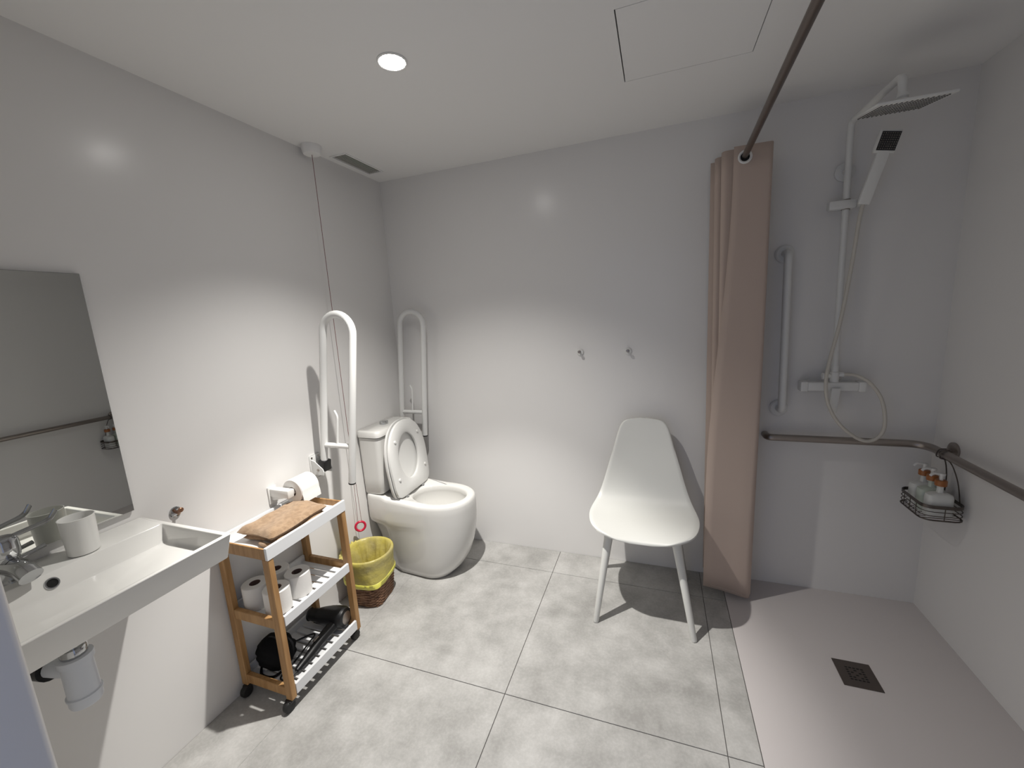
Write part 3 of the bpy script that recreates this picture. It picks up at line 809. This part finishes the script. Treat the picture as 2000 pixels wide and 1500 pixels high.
for j in range(nz + 1):
    f = j / nz
    z = ZC0 + (ZC1 - ZC0) * f
    pl = [Vector((x, y, z)) for x, y in curtain_path(f)]
    P = bend(pl, 0.016, 4)
    # add mid points for a gentle wave on long runs
    out = []
    for i in range(len(P) - 1):
        out.append(P[i])
        if (P[i + 1] - P[i]).length > 0.05:
            for q in (0.2, 0.4, 0.6, 0.8):
                m_ = P[i].lerp(P[i + 1], q)
                m_.y += 0.006 * sin(pi * q) * (1 - f) * sin(4 * f + 1.0)
                out.append(m_)
    out.append(P[-1])
    for p in out:
        p.z += (1 - f) * (-0.19 * (p.x - 1.95)) * (1.0 if p.y < -0.19 else 0.3)
    rows.append(out)
cm = MB().loft(rows, False, False, closed=False)
cu = obj('fabric', cm, 'curtain', t, smooth=60)
md = cu.modifiers.new('thickness', 'SOLIDIFY'); md.thickness = 0.0016; md.offset = 0
# stitched hem along the bottom of the front panel
hem = MB()
fp = [p for p in rows[0] if p.y < -0.195]
hem.tube([p + Vector((0, -0.0012, 0.014)) for p in fp[2:-1]], 0.0014, 6)
obj('hem_stitch', hem, 'curtain', t)
for k in range(NP):
    y = -0.032 - k * 0.036 + (0.006 if k == NP - 1 else 0)
    x = 1.986 + (1.908 - 1.986) * (-y / 2.1)
    obj('eyelet', MB().ring((x, y, 2.096), (0, 1, 0), 0.0225, 0.0060, 30, 8), 'plastic', t, label='white eyelet ring')
obj('eyelet_opening', MB().lathe((1.986 - 0.078 * 0.0985, -0.2060, 2.096), (0, -1, 0), [(0.0185, -0.0015), (0.0185, 0.0022)], 24), 'dark', t)

# ------------------------------------------------------------------ vertical grab bar
t = thing('vertical_grab_bar', (2.197, 0, 0.96), 'white vertical grab bar on the back wall next to the curtain', 'grab bar')
obj('bar', MB().tube(bend([(2.192, -0.004, 1.704), (2.192, -0.062, 1.704), (2.202, -0.062, 0.965), (2.202, -0.004, 0.965)], 0.03, 8), 0.0165, 18), 'paint', t, smooth=50)
for x, z in ((2.192, 1.704), (2.202, 0.965)):
    obj('flange', MB().lathe((x, -0.0005, z), (0, -1, 0), [(0.040, 0), (0.040, 0.006), (0.034, 0.011), (0.020, 0.012)], 30), 'paint', t)

# ------------------------------------------------------------------ horizontal rail
t = thing('shower_handrail', (2.76, -0.3, 0.8), 'dark steel handrail wrapping the shower corner at waist height', 'handrail')
RX, RY, RZ2 = W - 0.055, -0.055, 0.824
obj('rail', MB().tube(bend([(2.150, -0.002, RZ2 + 0.003), (2.150, RY, RZ2 + 0.003), (RX, RY, RZ2), (RX, -1.95, RZ2), (W - 0.002, -1.95, RZ2)], 0.075, 12), 0.0165, 18), 'steel', t, smooth=50)
for c, a in (((W - 0.0005, -0.140, RZ2 + 0.004), (-1, 0, 0)), ((W - 0.0005, -1.95, RZ2), (-1, 0, 0))):
    obj('flange', MB().lathe(c, a, [(0.034, 0), (0.034, 0.008), (0.026, 0.013), (0.012, 0.013)], 30), 'steel', t)
obj('stem', MB().tube([(W - 0.008, -0.140, RZ2 + 0.004), (RX, -0.150, RZ2)], 0.009, 14), 'steel', t)

# ------------------------------------------------------------------ shower column
SX, SY = 2.396, -0.055
t = thing('shower_column', (SX, 0, 1.05), 'white shower column with overhead shower on the back wall', 'shower')
obj('riser_pipe', MB().tube(bend([(SX + 0.008, SY, 1.13), (SX - 0.004, SY, 2.207), (SX, -0.430, 2.205), (SX, -0.440, 2.135)], 0.025, 6), 0.0125, 18), 'paint', t, smooth=50)
wb = MB().lathe((SX + 0.004, -0.0005, 2.024), (0, -1, 0), [(0.038, 0), (0.038, 0.008), (0.030, 0.012), (0.013, 0.014), (0.013, 0.05)], 28)
obj('wall_bracket', wb, 'paint', t)
# overhead plate, tipped a little towards the wall
tm = Matrix.Translation((SX + 0.002, -0.432, 2.112)) @ Matrix.Rotation(radians(9.5), 4, 'X')
ph = obj('overhead_plate', MB().box(-0.101, 0.101, -0.101, 0.101, -0.004, 0.004, 0.002, 2, mtx=tm), 'paint', t, smooth=40)
nz_ = MB()
for a in range(14):
    for b in range(14):
        x = -0.085 + 0.170 * a / 13; y = -0.085 + 0.170 * b / 13
        p = tm @ Vector((x, y, -0.0038))
        nz_.lathe(p, tm.to_3x3() @ Vector((0, 0, -1)), [(0.0032, 0), (0.0026, 0.0028)], 6)
obj('nozzles', nz_, 'nozzlegrey', ph, smooth=30, stuff=True)
obj('ball_joint', MB().lathe((SX, -0.440, 2.118), (0, 0, 1), [(0.018, 0.0), (0.020, 0.006), (0.014, 0.012), (0.017, 0.018), (0.014, 0.030)], 20), 'paint', t)
# slider
sl = MB().box(SX - 0.066, SX + 0.034, SY - 0.020, SY + 0.020, 1.862, 1.900, 0.008)
slo = obj('slider', sl, 'paint', t, smooth=40)
obj('handset_cradle', MB().box(SX + 0.034, SX + 0.064, SY - 0.060, SY + 0.006, 1.862, 1.892, 0.006), 'paint', slo)
obj('slider_seam', MB().ring((SX, SY, 1.9005), (0, 0, 1), 0.0150, 0.0016, 24, 6).ring((SX, SY, 1.8615), (0, 0, 1), 0.0150, 0.0016, 24, 6), 'steel', slo)
# handset
a0 = Vector((2.436, -0.108, 1.865)); a1 = Vector((2.486, -0.165, 2.122))
ax = (a1 - a0).normalized(); xr = Vector((1, 0, 0)); xr = (xr - ax * xr.dot(ax)).normalized(); nr = ax.cross(xr)
hm = Matrix(((xr.x, nr.x, ax.x, a0.x), (xr.y, nr.y, ax.y, a0.y), (xr.z, nr.z, ax.z, a0.z), (0, 0, 0, 1)))
if (hm.to_3x3() @ Vector((0, 1, 0))).y > 0: sgn = -1
else: sgn = 1
L = (a1 - a0).length
hs = MB().box(-0.021, 0.021, -0.010, 0.010, 0.0, L, 0.004, 2, mtx=hm)
ho = obj('handset', hs, 'paint', t, smooth=40)
hd = MB().box(-0.034, 0.034, 0.008 if sgn > 0 else -0.014, 0.014 if sgn > 0 else -0.008, L - 0.078, L - 0.004, 0.002, 1, mtx=hm)
hd.box(-0.035, 0.035, -0.0095, 0.0095, L - 0.082, L, 0.003, 2, mtx=hm)
obj('handset_head', hd, 'paint', ho, smooth=40)
fc = MB().box(-0.031, 0.031, 0.0142 if sgn > 0 else -0.0155, 0.0155 if sgn > 0 else -0.0142, L - 0.073, L - 0.008, mtx=hm)
fo = obj('spray_face', fc, 'nozzle', ho, smooth=0, label='dark square spray face')
nn = MB()
for a in range(8):
    for b in range(8):
        p = hm @ Vector((-0.026 + 0.052 * a / 7, 0.0155 * sgn, L - 0.067 + 0.053 * b / 7))
        nn.lathe(p, (hm.to_3x3() @ Vector((0, sgn, 0))), [(0.0020, 0), (0.0015, 0.002)], 6)
obj('spray_nozzle_dots', nn, 'steel', ho, smooth=0, stuff=True)
# mixer
mx = obj('mixer_body', MB().box(2.298, 2.494, -0.075, -0.030, 1.066, 1.106, 0.006), 'paint', t, smooth=40)
for x in (2.285, 2.508):
    obj('end_knob', MB().box(x - 0.016, x + 0.016, -0.078, -0.026, 1.062, 1.110, 0.007), 'paint', mx, smooth=40)
for x in (2.33, 2.465):
    obj('inlet_flange', MB().lathe((x, -0.0005, 1.086), (0, -1, 0), [(0.030, 0), (0.030, 0.006), (0.016, 0.009), (0.016, 0.034)], 24), 'paint', mx)
obj('diverter', MB().lathe((2.404, -0.055, 1.106), (0, 0, 1), [(0.018, 0), (0.018, 0.045), (0.014, 0.05), (0.014, 0.075)], 20).lathe((2.404, -0.055, 1.135), (-1, 0, -0.05), [(0.012, 0.012), (0.012, 0.038), (0.015, 0.040), (0.015, 0.048)], 16).lathe((2.404, -0.055, 1.140), (1, 0, 0), [(0.010, 0.012), (0.010, 0.034)], 16), 'paint', mx)
lm = Matrix.Translation((2.404, -0.085, 1.075)) @ Matrix.Rotation(radians(12), 4, 'X')
obj('mixer_lever', MB().box(-0.017, 0.017, -0.006, 0.006, -0.115, 0.008, 0.004, 2, mtx=lm), 'paint', mx, smooth=40)
HP = spline([a0 + ax * 0.002, (2.428, -0.108, 1.80), (2.418, -0.100, 1.62), (2.398, -0.095, 1.40), (2.366, -0.105, 1.22), (2.352, -0.120, 1.12), (2.366, -0.118, 1.02), (2.415, -0.110, 0.925), (2.485, -0.104, 0.858), (2.540, -0.100, 0.842), (2.582, -0.098, 0.878), (2.590, -0.095, 0.945), (2.572, -0.090, 1.035), (2.530, -0.080, 1.105), (2.480, -0.066, 1.138), (2.436, -0.056, 1.141)], 8)
obj('hose', MB().tube(HP, 0.0075, 10), 'hosew', t, smooth=60, label='cream flexible hose')

# ------------------------------------------------------------------ hanging caddy with pump bottles
KX0, KX1, KY0, KY1 = 2.664, 2.802, -0.284, -0.096
KZ = 0.570
t = thing('wire_caddy', ((KX0 + KX1) / 2, (KY0 + KY1) / 2, KZ), 'dark wire caddy hooked on the shower handrail, holding pump bottles', 'caddy')
def kring(z, r=0.035, grow=0.0):
    return rrect(KX0 - grow, KX1 + grow, KY0 - grow, KY1 + grow, z, r, 4)
for i, (z, r) in enumerate(((KZ + 0.002, 0.0035), (KZ + 0.020, 0.0018), (KZ + 0.038, 0.0018))):
    p = kring(z); obj('wire_ring', MB().tube(p + [p[0]], r, 6), 'wire', t, smooth=60)
band = MB().loft([kring(KZ + 0.052, grow=0.001), kring(KZ + 0.066, grow=0.001), kring(KZ + 0.066, grow=-0.001), kring(KZ + 0.052, grow=-0.001), kring(KZ + 0.052, grow=0.001)], False, False)
obj('top_band', band, 'wire', t)
for k in range(9):
    y = KY0 + 0.02 + k * (KY1 - KY0 - 0.04) / 8
    obj('floor_wire', MB().tube([(KX0 + 0.001, y, KZ + 0.003), (KX1 - 0.001, y, KZ + 0.003)], 0.0018, 6), 'wire', t)
for x, y in ((KX0, KY0 + 0.05), (KX0, (KY0 + KY1) / 2), (KX0, KY1 - 0.05), ((KX0 + KX1) / 2, KY0), ((KX0 + KX1) / 2, KY1)):
    obj('upright', MB().tube([(x, y, KZ), (x, y, KZ + 0.062)], 0.0018, 6), 'wire', t)
for s in (-1, 1):
    yh = -0.185
    obj('hanger', MB().tube(spline([(KX1, yh + s * 0.050, KZ + 0.062), (KX1 - 0.008, yh + s * 0.035, KZ + 0.15), (KX1 - 0.03, yh + s * 0.018, RZ2 - 0.028), (RX - 0.021, yh + s * 0.010, RZ2 - 0.012), (RX - 0.014, yh + s * 0.010, RZ2 + 0.016), (RX + 0.008, yh + s * 0.010, RZ2 + 0.020)], 5), 0.0024, 6), 'wire', t)

def pump_bottle(x, y, label, m):
    z0 = KZ + 0.0068
    t = thing('pump_bottle', (x, y, z0), label, 'bottle', 'pump bottles in the caddy')
    def oval_(z, a, b):
        return [Vector((x + a * abs(cos(q)) ** 0.62 * (1 if cos(q) > 0 else -1), y + b * abs(sin(q)) ** 0.62 * (1 if sin(q) > 0 else -1), z0 + z)) for q in [2 * pi * (k + 0.5) / 36 for k in range(36)]]
    obj('bottle', MB().loft([oval_(0, 0.040, 0.022), oval_(0.004, 0.0435, 0.0255), oval_(0.082, 0.0435, 0.0255), oval_(0.094, 0.041, 0.0235), oval_(0.101, 0.026, 0.017), oval_(0.104, 0.0095, 0.0095), oval_(0.135, 0.0085, 0.0085)]), m, t, smooth=45)
    obj('collar', MB().lathe((x, y, z0 + 0.134), (0, 0, 1), [(0.0185, 0), (0.019, 0.002), (0.019, 0.020), (0.0165, 0.023)], 24), 'amber', t, label='amber collar')
    dz = 0.013
    z0 += dz
    pm = MB().lathe((x, y, z0 + 0.143), (0, 0, 1), [(0.006, 0), (0.006, 0.020), (0.011, 0.021), (0.011, 0.029), (0.008, 0.031)], 16)
    pm.tube(bend([(x, y, z0 + 0.168), (x - 0.030, y - 0.002, z0 + 0.172), (x - 0.038, y - 0.002, z0 + 0.160)], 0.008, 4), [0.0065] + [0.005] * 6, 10)
    obj('pump_head', pm, 'plastic', t)
pump_bottle(2.728, -0.246, 'white pump bottle in the wire caddy, the front one', 'bottle')
pump_bottle(2.728, -0.190, 'pale green pump bottle in the wire caddy, the middle one', 'bottlegreen')
pump_bottle(2.728, -0.134, 'white pump bottle in the wire caddy, the one closest to the back wall', 'bottle')
